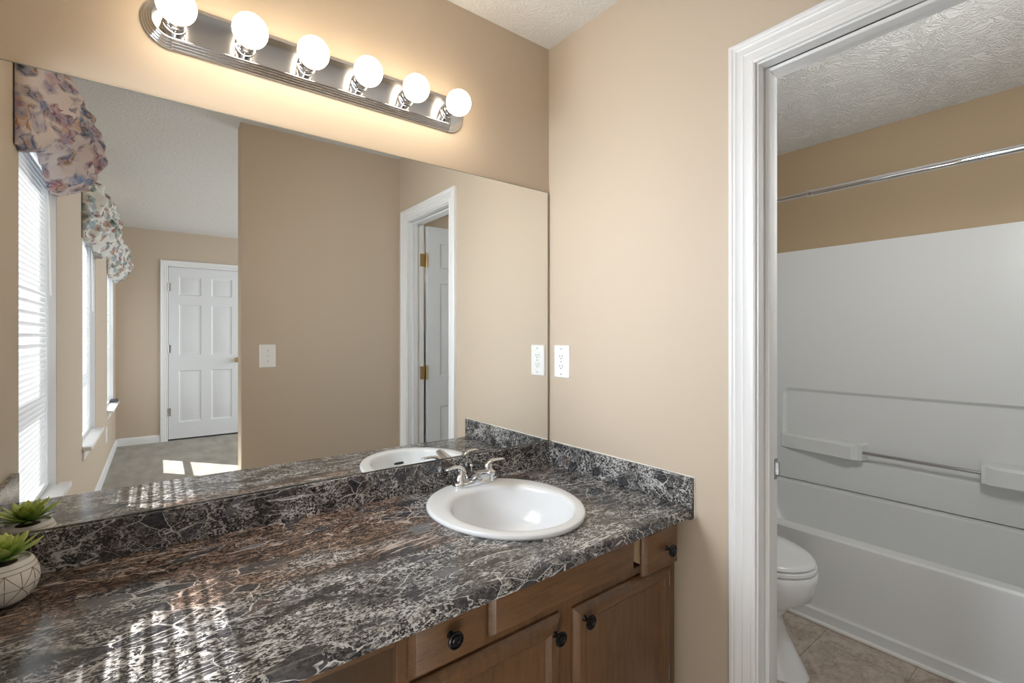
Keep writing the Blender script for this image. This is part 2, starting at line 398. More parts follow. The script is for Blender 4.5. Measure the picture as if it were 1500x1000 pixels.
j = MB(); j.box((-.001,JN,0),(.116,JN+.018,ZJ+.018)); j.box((-.001,JF-.018,0),(.116,JF,ZJ+.018)); j.box((-.001,JF,ZJ),(.116,JN,ZJ+.018))
j.build('jamb', M['white'], tr)
j = MB(); S0, S1 = .036, .072
j.box((S0,JN-.012,0),(S1,JN,ZJ)); j.box((S0,JF,0),(S1,JF+.012,ZJ)); j.box((S0,JF+.012,ZJ-.012),(S1,JN-.012,ZJ))
j.build('stop', M['white'], tr, bevel=.003)
k = MB(); k.box((.079,JN-.0015,.80),(.116,JN,.86)); k.box((.112,JN-.006,.812),(.120,JN-.001,.848))
k.build('strike_plate', M['steel'], tr, bevel=.0008)['label'] = 'silver strike plate on the jamb'

def panel_face(m, u0, u1, z0, z1, panels, mp, base):    # one moulded face, mp(u,z,d), d outward
    us = sorted({u0, u1}|{p[0] for p in panels}|{p[1] for p in panels}); zs = sorted({z0, z1}|{p[2] for p in panels}|{p[3] for p in panels})
    for a, b in zip(us, us[1:]):
        for c, d in zip(zs, zs[1:]):
            if any(p[0] <= a and b <= p[1] and p[2] <= c and d <= p[3] for p in panels): continue
            m.add([mp(a,c,base),mp(b,c,base),mp(b,d,base),mp(a,d,base)], [(0,1,2,3)])
    for a, b, c, d in panels:
        R = []
        for off, dep in ((0,0),(.004,-.004),(.012,-.009),(.020,-.009),(.040,-.002)):
            R.append([mp(a+off,c+off,base+dep),mp(b-off,c+off,base+dep),mp(b-off,d-off,base+dep),mp(a+off,d-off,base+dep)])
        m.loft(R, cap0=False)
def door_slab(u0, u1, z0, z1, panels, mp, th):
    m = MB(); panel_face(m, u0, u1, z0, z1, panels, mp, 0)
    panel_face(m, u0, u1, z0, z1, panels, lambda u, z, d: mp(u, z, -th-d), 0)
    for a, b, c, d in ((u0,u1,z0,z0),(u0,u1,z1,z1),(u0,u0,z0,z1),(u1,u1,z0,z1)):
        if c == d: m.add([mp(a,c,0),mp(b,c,0),mp(b,c,-th),mp(a,c,-th)], [(0,1,2,3)])
        else: m.add([mp(a,c,0),mp(a,d,0),mp(a,d,-th),mp(a,c,-th)], [(0,1,2,3)])
    return m
# far bedroom door
d1 = thing('door_1', (0,0,0), 'closed white six-panel bedroom door on the far wall', 'door', kind='structure')
pan = [(a, b, c, d) for a, b in ((-1.139,-.918),(-.815,-.598)) for c, d in ((1.70,1.92),(.995,1.59),(.21,.815))]
door_slab(DX0+.003, DX1-.003, .018, 2.028, pan, lambda u, z, d: (u, YF-.004+d, z), .035).build('slab', M['door'], d1, smooth=20)
casing(DX0-.004, DX1+.004, 2.034, lambda u, z, t: (u, YF+t, z), .95).build('casing', M['white'], d1, smooth=25)
m = MB(); m.box((DX0-.02,YF-.119,0),(DX0,YF+.0005,2.05)); m.box((DX1,YF-.119,0),(DX1+.02,YF+.0005,2.05)); m.box((DX0,YF-.119,2.031),(DX1,YF+.0005,2.05))
m.build('jamb', M['white'], d1)
for z in (1.792, 1.071, .334):
    m = MB(); m.lathe([(.007,-.045),(.007,.045)], 12, o=(DX0,YF+.006,z)); m.box((DX0-.004,YF-.003,z-.045),(DX0+.028,YF-.0005,z+.045))
    m.build('hinge', M['steel'], d1, smooth=40)
m = MB(); m.lathe([(.030,0),(.031,.004),(.012,.010),(.011,.028),(.022,.036),(.028,.048),(.026,.058),(.014,.064),(.002,.065)], 24, o=(0,0,0))
kn = m.build('door_knob', M['brass'], d1, smooth=50); kn.rotation_euler = (-PI/2, 0, 0); kn.location = (-.546, YF-.004, .925)
kn['label'] = 'round brass knob'
# bathroom door, swung open into the bathroom
d2 = thing('door_2', (.137, -1.43, 0), 'white six-panel bathroom door standing open, its brass hinges seen in the mirror', 'door', kind='structure')
bp = [(a, b, c, d) for a, b in ((.10,.245),(.315,.46)) for c, d in ((1.69,1.862),(.945,1.588),(.19,.736))]
door_slab(.006, .56, .012, 1.972, bp, lambda u, z, d: (u, .008+d, z), .035).build('slab', M['door'], d2, smooth=20)
for z in (1.738, .970, .20):
    m = MB(); m.lathe([(.0065,-.046),(.0065,.046)], 12, o=(-.002,.012,z)); m.lathe([(.004,.046),(.005,.050),(.002,.054)], 10, o=(-.002,.012,z))
    m.box((.003,-.027,z-.044),(.006,.010,z+.044)); m.box((-.045,-.009,z-.044),(-.004,-.0055,z+.044))
    for dz in (-.03, 0, .03): m.lathe([(.0035,-.0055),(.0025,-.0045)], 8, axis='-Y', o=(-.028,-.0105+.0005,z+dz))
    m.build('hinge', M['brass'], d2, smooth=40)['label'] = 'antique brass hinge'

# ---- baseboards
def bprof(): return [(0,0),(.013,0),(.013,.062),(.010,.074),(.006,.082),(0,.085)]
def baseboard(name, p, q, nrm, label):
    p, q, n = Vector((*p,0)), Vector((*q,0)), Vector((*nrm,0)); m = MB()
    m.loft([[a+n*d+Vector((0,0,z)) for d, z in bprof()] for a in (p, q)]); struct(m.build(name, M['white'], smooth=25), label, 'baseboard')
baseboard('baseboard_left', (XL,YF), (XL,-.03), (1,0), 'white baseboard along the window wall')
baseboard('baseboard_far', (XL+.013,YF), (DX0-.075,YF), (0,1), 'short white baseboard beside the far bedroom door')
baseboard('baseboard_front', (XO+.01,YO), (-.02,YO), (0,1), 'white baseboard under the light switch wall')
baseboard('baseboard_right', (0,-.672), (0,JN+.082), (-1,0), 'white baseboard between the vanity and the door casing')

# ---- windows
WL = ['first window, nearest the vanity counter', 'middle window of the three', 'last window, next to the far bedroom wall']
BL = ['white slatted blind covering the window nearest the counter', 'white slatted blind on the middle window', 'white slatted blind on the window by the far wall']
for i, (a, b) in enumerate(WIN):
    wn_ = thing('window_%d' % (i+1), (XL, (a+b)/2, WZ0), 'white-framed '+WL[i], 'window', kind='structure')
    hw, H = (b-a)/2, WZ1-WZ0
    mpw = lambda u, z, d: (-.085-d, u, z)
    MB().slab([-hw, hw], [0, H], [(-hw+.045, hw-.045, .05, .46), (-hw+.045, hw-.045, .50, H-.05)], mpw, .04).build('frame', M['white'], wn_, bevel=.003)
    MB().box((-.107,-hw+.04,.045),(-.103,hw-.04,H-.045)).build('pane', M['glass'], wn_)
    MB().prism([(-.085,-hw+.0005),(.0005,-hw+.0005),(.0005,-hw-.035),(.048,-hw-.035),(.048,hw+.035),(.0005,hw+.035),(.0005,hw-.0005),(-.085,hw-.0005)],-.02,.004).build('sill', M['white'], wn_, bevel=.004)
    m = MB().loft([[Vector((d, y, z)) for d, z in ((0,-.085),(.009,-.08),(.012,-.02),(0,-.02))] for y in (-hw-.02, hw+.02)]); m.build('apron', M['white'], wn_, smooth=25)
    MB().slab([-hw, hw], [.0045, H], [(-hw+.011, hw-.011, -1, H-.011)], lambda u, z, d: (-.002-d, u, z), .082).build('jamb_liner', M['white'], wn_)
    # blind
    bl = thing('window_blind', (XL-.038, (a+b)/2, WZ0), BL[i], 'window blind', 'white blinds on the bedroom windows')
    MB().box((-.02,-hw+.016,H-.045),(.022,hw-.016,H-.013)).build('head_rail', M['white'], bl, bevel=.002)
    m = MB(); pitch = .0225; z = .045; n = 0
    while z < H-.06:
        zz = z+WZ0
        ph = 81.5+random.uniform(-1.5, 1.5)
        if i == 0 and 1.14 < zz < 1.43: ph = 62 if n % 2 else 86
        if i == 2: ph = 58
        ph = math.radians(ph); cx, sx_ = math.cos(ph), math.sin(ph); R = []
        for y in (-hw+.017, hw-.017):
            rr = []
            for t in range(5):
                s_ = (t/4-.5)*.028; bow = .0034*(1-(t/2-1)**2)
                rr.append((-s_*cx+bow*sx_, y, z+s_*sx_+bow*cx))
            R.append(rr)
        m.loft(R, False, False, close=False); z += pitch; n += 1
    m.build('slats', M['slat'], bl, smooth=60, fixn=False)
    MB().box((-.013,-hw+.017,.008),(.013,hw-.017,.024)).build('bottom_rail', M['white'], bl, bevel=.003)
    m = MB()
    for y in (-hw*.72, hw*.72): m.box((.0155,y-.0012,.02),(.0172,y+.0012,H-.04))
    m.build('ladder_cord', M['plastic'], bl)
    MB().sweep([(.026,-hw+.15,H-.05),(.034,-hw+.148,H-.30),(.038,-hw+.146,H-.62 if i < 2 else H-.72)], [.004,.0045,.0045], 8).build('wand', M['plastic'], bl, smooth=60)
tag(MB().box((XL-.02, -4.965, WZ0+.004), (XL+.04, -4.86, WZ0+.035)).build('sill_box', M['sill_item'], bevel=.004), 'small dark grey box lying on the sill of the farthest window', 'box')

# ---- valances: gathered, puffed cloth hung over each window
def valance(y0, y1, ztop, zbot, mat, seed, label, prj=.125):
    rnd = random.Random(seed); ph = [rnd.uniform(0, 6.28) for _ in range(12)]
    L = y1-y0; nu, nv = 120, 64
    def fn(u, v):
        y = y0+L*u
        sw = abs(math.sin(PI*1.5*u+.3))                       # swags
        zb = zbot-.035*sw+.03*math.sin(9*u+ph[0])
        e = min(1, u*9, (1-u)*9); e = max(0, e)**.45           # rounded returns at the ends
        # profile round the puff: wall top, out over the rod, belly, tucked under
        a = v*PI*1.04
        px = math.sin(a)**.55 if 0 < a < PI else 0.0
        pz = .5+.5*math.cos(min(a, PI))
        fold = .012*math.sin(L*62*u+2.2*math.sin(5*v+ph[1])+ph[2])+.008*math.sin(L*105*u+3*v+ph[3])
        puff = .018*math.sin(11*v+3.0*math.sin(L*14*u+ph[4])+ph[5])+.012*math.sin(19*v+L*31*u+ph[6])+.007*math.sin(37*v-L*48*u+ph[7])
        x = (.82+.42*(1-u)**2)*(prj*(.62+.38*math.sin(PI*min(1, .15+v*.95))))*px*e+(fold+puff)*px*e
        z = zb+(ztop-zb)*pz+(.012*math.sin(L*40*u+ph[8])+.010*math.sin(L*77*u+ph[9]))*(1 if pz > .9 else .6)
        return (XL+.004+max(0, x), y, z)
    o = MB().grid(fn, nu, nv).build('window_valance', mat, smooth=180)
    s = o.modifiers.new('t', 'SOLIDIFY'); s.thickness = .003
    return tag(o, label, 'valance')
valance(-1.60, -.675, 2.235, 1.90, M['floral_mauve'], 3, 'puffed mauve and blue floral valance over the window nearest the counter', .135)
valance(-3.28, -2.38, 2.20, 1.86, M['floral_white'], 5, 'puffed white floral valance over the middle window', .12)
valance(-5.06, -4.16, 2.17, 1.84, M['floral_white'], 11, 'puffed white floral valance beside the far bedroom wall', .115)

# ------------------------------------------------------------------ wall plates
def plate(name, loc, mpf, label, cat, sw):
    o = thing(name, loc, label, cat)
    hw, hh = .0445, .0668
    m = MB(); R = []
    for off, d in ((0,0),(0,.003),(.002,.0055),(.005,.0065)):
        R.append([mpf(-hw+off,-hh+off,d),mpf(hw-off,-hh+off,d),mpf(hw-off,hh-off,d),mpf(-hw+off,hh-off,d)])
    m.loft(R); m.build('plate', M['plastic'], o)
    def bx(m, a, b, c, d, d0, d1): 
        m.loft([[mpf(a,c,t),mpf(b,c,t),mpf(b,d,t),mpf(a,d,t)] for t in (d0, d1)]); return m
    if sw:
        m = bx(MB(), -.006, .006, -.013, .013, .006, .0072); m.build('switch_slot', M['plastic'], o)
        m = MB().loft([[mpf(-.005,-.006,.007),mpf(.005,-.006,.007),mpf(.005,.006,.007),mpf(-.005,.006,.007)],
                       [mpf(-.004,.004,.017),mpf(.004,.004,.017),mpf(.004,.012,.016),mpf(-.004,.012,.016)]]); m.build('toggle', M['plastic'], o)
        scr = (.031, -.031)
    else:
        for zc in (.020, -.020):
            m = MB(); n = 20; R = []
            for d, k in ((.006,1),(.0078,1),(.0082,.95)):
                R.append([mpf(.017*k*max(-1,min(1,1.18*math.cos(2*PI*i/n))), zc+.0145*k*math.sin(2*PI*i/n), d) for i in range(n)])
            r = m.loft(R).build('receptacle', M['plastic'], o)
            m = MB(); bx(m,-.0085,-.006,zc-.003,zc+.006,.008,.0085); bx(m,.006,.0085,zc-.002,zc+.006,.008,.0085)
            bx(m,-.0025,.0025,zc-.010,zc-.006,.008,.0085); m.build('slots', M['dark'], r)
        scr = (0,) if name != 'outlet' else (.052, -.052, 0)
    for z in scr:
        m = MB(); n = 10; m.loft([[mpf(.0025*math.cos(2*PI*i/n), z+.0025*math.sin(2*PI*i/n), d) for i in range(n)] for d in (.006,.0082 if not sw else .0072)])
        m.build('screw', M['dark'] if sw else M['steel'], o)
    return o
plate('outlet', (0, -.0765, 1.1155), lambda u, z, d: (-d, u, z), 'white duplex outlet on the beige wall beside the mirror', 'outlet', False)
plate('light_switch', (-.8185, YO, 1.1045), lambda u, z, d: (u, d, z), 'white toggle light switch on the wall facing the mirror', 'light switch', True)
plate('outlet', (XL, -4.10, .33), lambda u, z, d: (d, u, z), 'white outlet low on the window wall past the middle window', 'outlet', False)

# ------------------------------------------------------------------ mirror
mr = thing('wall_mirror', (0,0,0), 'large frameless mirror over the vanity backsplash', 'mirror')
m = MB().box((-1.702,0,.7785),(-.010,.006,1.829)); m.build('glass_edge', M['mirror_edge'], mr, rot=-DM)
m = MB(); m.add([(-1.7005,-.0004,.7800),(-.0130,-.0004,.7800),(-.0130,-.0004,1.8265),(-1.7005,-.0004,1.8265)], [(0,1,2,3)])
m.build('mirror_face', M['mirror'], mr, rot=-DM, fixn=False)

# ------------------------------------------------------------------ vanity countertop
CZ, YC, TH = .684, -.669, .033
SX, SY = -.463, -.285           # sink centre
ct = thing('countertop', (0,0,0), 'dark brown and grey breccia-pattern vanity countertop with backsplash', 'countertop')
def sink_r(a, k=1.0, kb=1.0):       # outline of the drop-in basin at angle a
    c, s_ = math.cos(a), math.sin(a)
    return (SX+.235*k*c, SY+(.285 if s_ < 0 else .252)*k*s_)
m = MB(); NA = 96
x0, x1, y0, y1 = XL+.001, -.001, YC+.012, -.0005
ang = [2*PI*i/NA for i in range(NA)]
def ray_rect(a):
    c, s_ = math.cos(a), math.sin(a); t = 1e9
    if c > 1e-9: t = min(t, (x1-SX)/c)
    if c < -1e-9: t = min(t, (x0-SX)/c)
    if s_ > 1e-9: t = min(t, (y1-SY)/s_)
    if s_ < -1e-9: t = min(t, (y0-SY)/s_)
    return (SX+c*t, SY+s_*t)
for cx, cy in ((x0,y0),(x1,y0),(x1,y1),(x0,y1)): ang.append(math.atan2(cy-SY, cx-SX) % (2*PI))
ang = sorted(set(round(a, 7) for a in ang))
inn = [sink_r(a, .90) for a in ang]; out = [ray_rect(a) for a in ang]
m.loft([[(x,y,CZ-TH) for x,y in inn],[(x,y,CZ) for x,y in inn],[(x,y,CZ) for x,y in out],[(x,y,CZ-TH) for x,y in out],[(x,y,CZ-TH) for x,y in inn]], False, False)
prof = []
for i in range(9):
    a = PI/2*i/8; prof.append((YC+.012-.012*math.sin(a), CZ-.012+.012*math.cos(a)))
for i in range(5):
    a = PI/2*i/4; prof.append((YC+.006-.006*math.cos(a), CZ-TH+.006-.006*math.sin(a)))
prof.append((YC+.012, CZ-TH))
m.loft([[(x, y, z) for y, z in prof] for x in (x0, -.016)])
m.build('worktop', M['marble'], ct, smooth=35)
SPL = .014
m = MB().box((XL+.001,-SPL,CZ-.001),(-.0005,.0056,.777)); m.build('backsplash', M['marble_splash'], ct, bevel=.0015, rot=-DM)
def side_splash(xa, xb):
    m = MB(); pr = [(-.012,CZ+.0005),(-.012,.777),(YC-.001,.777),(YC-.001,.650),(YC+.003,.645),(YC+.012,.645),(YC+.012,CZ+.0005)]
    m.loft([[(x, y, z) for y, z in pr] for x in (xa, xb)]); return m
side_splash(-.016,-.0005).build('side_splash', M['marble_splash'], ct, bevel=.0015)
side_splash(XL+.0005,XL+.016).build('side_splash', M['marble_splash'], ct, bevel=.0015)
m = MB(); m.sweep([(-.001,-.015,.7775),(-.001,YC-.001,.7775),(-.001,YC-.003,.774),(-.001,YC-.003,.650)], [.0022]*4, 8, up=(1,0,0))
m.build('caulk_bead', M['caulk'], ct, smooth=60)['label'] = 'thin white caulk line along the splash'

# ------------------------------------------------------------------ sink
sk = thing('sink', (0,0,0), 'white oval drop-in sink set in the dark countertop', 'sink')
BX, BY, BA, BB = -.459, -.330, .182, .197      # bowl opening
def sblend(k):                                  # ring between rim outline (0) and bowl opening (1)
    R = []
    for i in range(72):
        a = 2*PI*i/72; o_ = sink_r(a); b_ = (BX+BA*math.cos(a), BY+BB*math.sin(a))
        R.append((o_[0]*(1-k)+b_[0]*k, o_[1]*(1-k)+b_[1]*k))
    return R
rings = []
for k, z in ((.09,.0003),(.0,.0008),(.0,.006),(.02,.010),(.06,.0125),(.13,.0135),(.70,.0125),(.88,.0105),(.97,.004),(1.0,-.006)):
    rings.append([(x, y, CZ+z) for x, y in sblend(k)])
for k, z in ((.985,-.020),(.96,-.045),(.90,-.080),(.78,-.112),(.58,-.132),(.30,-.142),(.12,-.146)):
    rings.append([(BX+BA*k*math.cos(2*PI*i/72), BY+.02*(1-k)+BB*k*math.sin(2*PI*i/72), CZ+z) for i in range(72)])
m = MB().loft(rings, cap0=False, cap1=True); m.build('basin', M['china'], sk, smooth=180, fixn=True)
m = MB(); n = 24
m.lathe([(.030,0),(.030,.002),(.026,.0035),(.018,.002),(.002,.001)], 24, o=(BX, BY+.02, CZ-.1462)); m.build('drain', M['chrome'], sk, smooth=50)
# overflow slot on the front inner wall of the bowl (seen in the mirror)
m = MB(); R = []
for d in (0, .003):
    R.append([(BX-.004+.022*max(-1,min(1,1.5*math.cos(2*PI*i/20))), BY-BB*.905+.0035+.0*d+d, CZ-.038+.0055*math.sin(2*PI*i/20)) for i in range(20)])
m.loft(R); m.build('overflow_slot', M['dark'], sk)['label'] = 'dark overflow slot inside the bowl'

# ------------------------------------------------------------------ faucet
FX, FY, FZ = -.43, -.078, CZ+.0125
fa = thing('faucet', (FX, FY, FZ), 'chrome two-handle centerset faucet on the back rim of the sink', 'faucet')
def stad(hl, r, z, n=14):
    P = []
    for i in range(n+1): a = -PI/2+PI*i/n; P.append((hl+r*math.cos(a), r*math.sin(a), z))
    for i in range(n+1): a = PI/2+PI*i/n; P.append((-hl+r*math.cos(a), r*math.sin(a), z))
    return P
MB().loft([stad(.060,.030,0),stad(.060,.031,.003),stad(.060,.0305,.011),stad(.059,.028,.016),stad(.058,.022,.019)]).build('base', M['chrome'], fa, smooth=45)
m = MB(); path, sect = [], []
for t in [i/12 for i in range(13)]:
    path.append((0, .016-.116*t, .016+.043*t**.75)); sect.append((.027-.010*t, .020-.008*t))
path += [(0,-.106,.0585),(0,-.110,.056)]; sect += [(.014,.009),(.006,.004)]
m.sweep(path, sect, 24); m.lathe([(.0105,-.014),(.011,-.010),(.011,.012)], 18, o=(0,-.093,.047)); m.build('spout', M['chrome'], fa, smooth=60)
MB().lathe([(.003,0),(.003,.038),(.0055,.040),(.0065,.046),(.004,.050),(.001,.051)], 14, o=(0,.026,.012)).build('lift_rod', M['chrome'], fa, smooth=50)
for s_ in (-1, 1):
    h = MB().lathe([(.027,.012),(.0265,.022),(.0225,.030),(.018,.040),(.0155,.052),(.0145,.058),(.011,.063),(.001,.065)], 28, o=(s_*.057,0,0)).build('handle', M['chrome'], fa, smooth=50)
    p = [(s_*x, y, z) for x, y, z in ((.050,0,.048),(.058,-.001,.062),(.070,-.003,.069),(.086,-.005,.071),(.104,-.007,.071),(.118,-.009,.0695),(.125,-.0095,.068))]
    MB().sweep(p, [(.0135,.011),(.0135,.009),(.0105,.0068),(.0085,.0052),(.0095,.0046),(.0098,.0040),(.0045,.002)], 16).build('lever', M['chrome'], h, smooth=60)

# ------------------------------------------------------------------ vanity cabinet
cb = thing('vanity_cabinet', (0,0,0), 'brown stained wooden vanity cabinet under the countertop', 'cabinet')
KX, FXR, YFF = -.972, -.034, -.622
ztop = CZ-TH-.001
m = MB().slab([KX, FXR], [.09, ztop], [(-.925,-.785,.555,.630),(-.745,-.285,.555,.630),(-.243,-.075,.545,.636),(-.925,-.545,.13,.515),(-.490,-.085,.13,.505)], lambda u, z, d: (u, YFF+d, z), .019)
m.build('face_frame', M['wood_z'], cb, bevel=.0015)
MB().box((KX,YFF+.019,.0),(KX+.016,-.02,ztop)).build('side_panel', M['wood_z'], cb)
MB().box((FXR-.016,YFF+.019,.0),(FXR,-.02,ztop)).build('side_panel', M['wood_z'], cb)
MB().box((KX+.016,YFF+.07,0),(FXR-.016,YFF+.085,.09)).build('toe_kick', M['wood_x'], cb)
MB().box((KX+.016,-.03,.1),(FXR-.016,-.02,ztop-.01)).build('back_panel', M['wood_x'], cb)
MB().box((XL+.001,YFF,.612),(KX-.0005,YFF+.019,ztop)).build('knee_space_rail', M['wood_x'], cb, bevel=.0015)
MB().box((XL+.001,YFF+.02,.2),(XL+.017,-.02,ztop)).build('wall_cleat', M['wood_x'], cb)
def knob(parent, x, y, z):
    m = MB().lathe([(.008,0),(.0065,.003),(.0042,.008),(.0042,.017),(.008,.0195),(.0165,.0205),(.018,.023),(.0175,.0255),(.015,.0265),(.0135,.0235),(.0105,.0235),(.0095,.0265),(.007,.0275),(.0055,.0245),(.001,.0245)], 28, axis='-Y', o=(x, y, z))
    m.build('knob', M['black'], parent, smooth=35)['label'] = 'round black ringed knob'
def drawer_front(name, x0, x1, z0, z1, y, kx=None, kz=None):
    # slab front with chamfered left edge
    m = MB(); R = []
    for off, d in ((0,0),(0,-.007),(.012,-.0192),(.0135,-.020)):
        R.append([(x0+off,y+d+.02,z0+off*.5),(x1-off*.4,y+d+.02,z0+off*.5),(x1-off*.4,y+d+.02,z1),(x0+off,y+d+.02,z1)])
    m.loft(R); o = m.build(name, M['wood_x'], cb, bevel=.001, seg=1)
    if kx is not None: knob(o, kx, y, kz)
    return o
drawer_front('drawer', -.950, -.772, .541, .648, -.642, -.862, .603)
drawer_front('false_front', -.757, -.258, .552, .648, -.642)
rd = drawer_front('drawer', -.236, -.074, .530, .648, -.662, -.137, .591)
rd['label'] = 'small drawer standing slightly open'
MB().box((-.215,-.641,.552),(-.203,-.20,.632)).box((-.087,-.641,.552),(-.075,-.20,.632)).box((-.203,-.641,.555),(-.087,-.20,.559)).build('drawer_box', M['slide'], rd)
MB().box((-.246,-.615,.560),(-.240,-.15,.628)).build('drawer_slide', M['slide'], rd)
def cab_door(x0, x1, z0, z1, y, kx, kz, hinge_right, rz=0, slope=0):
    d = MB(); T = .020
    mp = lambda u, z, dd: (u, y-dd, z)
    fr = .052; R = []
    ox0, ox1, oz0, oz1 = x0, x1, z0, z1
    rect = lambda o_, dd: [mp(ox0+o_,oz0+o_,dd),mp(ox1-o_,oz0+o_,dd),mp(ox1-o_,oz1-o_,dd),mp(ox0+o_,oz1-o_,dd)]
    d.loft([rect(0,-T),rect(0,-.013),rect(.003,-.009),rect(.014,-.001),rect(.017,0),rect(fr-.016,0),rect(fr-.015,-.002),rect(fr-.003,-.0105),rect(fr+.003,-.011)], True, False)
    o = d.build('door', M['wood_z'], cb, smooth=20)
    p = MB(); p.loft([rect(fr-.002,-.016),rect(fr-.002,-.0115),rect(fr+.002,-.0105)]); p.build('door_panel', M['wood_z'], o)
    knob(o, kx, y, kz)
    hx = x1 if hinge_right else x0; s_ = 1 if hinge_right else -1
    for hz in (z1-.055, z0+.055):
        m = MB().lathe([(.004,-.022),(.004,.022)], 10, o=(hx+s_*.004, y+.016, hz)); m.box((min(hx,hx+s_*.014),y+.0185,hz-.022),(max(hx,hx+s_*.014),y+.0215,hz+.022))
        m.build('hinge', M['steel'], o, smooth=40)
    if rz:                                  # swing about the hinge edge
        o.matrix_world = Matrix.Translation((x1, y, 0)) @ Matrix.Rotation(rz, 4, 'Z') @ Matrix.Translation((-x1, -y, 0))
    return o
cab_door(-.945, -.540, .12, .529, -.642, -.568, .490, False)
cab_door(-.494, -.076, .12, .522, -.642, -.463, .492, True)

# ------------------------------------------------------------------ vanity light
LX, LZ = -.90, 2.024
vl = thing('vanity_light', (LX, -LX*DM+.005, LZ), 'polished nickel light bar with six globe bulbs over the mirror', 'wall light', rz=-DM)
HL = .405
ribs = [(.0635,0),(.0635,.004)]
for k in range(4):
    r0, d0 = .0635-.0052*k, .004+.0052*k
    for q in range(5):
        a = PI/2*q/4; ribs.append((r0-.0052*(1-math.cos(a)), d0+.0052*math.sin(a)))
ribs += [(.0418,.0248),(.0405,.0242)]
def bar(m, station):
    m.loft([[station(i, r, d) for i in range(2)] for r, d in ribs], False, False, close=False)
m = MB(); R = []
for r, d in ribs: R.append([(-HL,-d,-r),(HL,-d,-r),(HL,-d,r),(-HL,-d,r)])
m.loft(R, True, True); m.build('backplate', M['brushed'], vl, smooth=30)
for s_ in (-1, 1):
    m = MB(); R = []; n = 20
    for r, d in ribs: R.append([(s_*(HL+.0005)+s_*(r+.001)*math.sin(PI*i/n), -d-.0006, (r+.001)*math.cos(PI*i/n)*1.0) for i in range(n+1)])
    m.loft(R); m.build('end_cap', M['chrome'], vl, smooth=30)
for i in range(6):
    bx = -.400+i*.1588
    sk_ = MB().lathe([(.0255,.023),(.0265,.026),(.0255,.029),(.0235,.030),(.0235,.041),(.0245,.042),(.0245,.044),(.0235,.045),(.0235,.058),(.0195,.059)], 28, axis='-Y', o=(bx,0,0)).build('socket', M['chrome'], vl, smooth=35)
    pr = [(.012,.057),(.0165,.060),(.021,.065)]
    for q in range(3, 19):
        a = PI*q/18; rr = .0425; pr.append((max(.0004, rr*math.sin(a)), .1005-rr*math.cos(a)))
    MB().lathe(pr, 32, axis='-Y', o=(bx,0,0)).build('bulb', M['bulb'], sk_, smooth=180)

# ------------------------------------------------------------------ succulent
PX, PY = -1.589, -.112
po = thing('succulent', (PX, PY, CZ+.0005), 'green succulent in a round white pot with thin geometric lines', 'potted plant')
pp = [(.026,0),(.034,.001),(.045,.010),(.053,.024),(.0565,.040),(.055,.056),(.050,.070),(.0445,.081),(.0425,.084),(.0405,.083),(.0405,.078)]
def pot_r(z):
    for (r0, z0), (r1, z1) in zip(pp, pp[1:]):
        if z0 <= z <= z1: return r0+(r1-r0)*(z-z0)/(z1-z0)
    return .05
pot = MB().lathe(pp, 48).build('pot', M['china'] if False else simple('matte_white_ceramic', (.80, .77, .72), .4), po, smooth=60)
m = MB()
def line(pts):
    P = []
    for (a0, z0), (a1, z1) in zip(pts, pts[1:]):
        for k in range(8): t = k/8; P.append((a0+(a1-a0)*t, z0+(z1-z0)*t))
    P.append(pts[-1]); m.sweep([((pot_r(z)+.0002)*math.cos(a), (pot_r(z)+.0002)*math.sin(a), z) for a, z in P], [.00055]*len(P), 6)
for z in (.066, .0745): line([(2*PI*i/24, z) for i in range(25)])
for k in range(7):
    a = 2*PI*k/7; b = 2*PI/7
    for q in ((0,.066),(b*.5,.066),(-b*.5,.066),(b*.5,.006),(-b*.5,.006),(b*.5,.036),(-b*.5,.036)): line([(a, .034), (a+q[0], q[1])])
    line([(a+b*.5, .006), (a+b*.5, .066)])
m.build('line_pattern', simple('bronze_line', (.20, .14, .09), .5), pot, smooth=60)
MB().lathe([(.0402,.071),(.030,.077),(.015,.079),(.001,.080)], 32).build('soil', M['soil'], po, smooth=180)
def leafmat():
    t = NT('succulent_green'); co = t.n('TexCoord'); s = t.n('SeparateXYZ'); t.l(co.outputs['Generated'], s.inputs[0])
    n = t.noise(t.co(), 30, 2); v = t.math('ADD', s.outputs[2], t.math('MULTIPLY', n.outputs[0], .45))
    t.l(t.ramp(v, [(.25, (.07, .16, .035)), (.6, (.20, .34, .07)), (1.0, (.46, .55, .13))]), t.b.inputs['Base Color'])
    t.b.inputs['Roughness'].default_value = .4; return t.m
ML = leafmat()
GA = PI*(3-math.sqrt(5)); rnd = random.Random(4)
for i in range(34):
    f = i/33; a = i*GA; L = .030+.042*f; el = math.radians(80-74*f**.8); wd = .0075+.0045*math.sin(PI*min(1, f*.9+.1))
    d = Vector((math.cos(a)*math.cos(el), math.sin(a)*math.cos(el), math.sin(el))); L *= rnd.uniform(.92, 1.08)
    b0 = Vector((math.cos(a)*.004*f, math.sin(a)*.004*f, .084+.012*(1-f)))
    path, sec = [], []
    for t in [0,.15,.35,.55,.75,.9,1]:
        p = b0+d*L*t+Vector((0,0,.010*t*t*(1 if f > .5 else .2)))
        wv = wd*(.55+.9*t if t < .5 else 1.0*(1-((t-.5)/.5)**2.2)); path.append(p); sec.append((max(.0004, wv), max(.0003, .0028*(1-t*.8))))
    MB().sweep(path, sec, 10).build('leaf', ML, po, smooth=180)

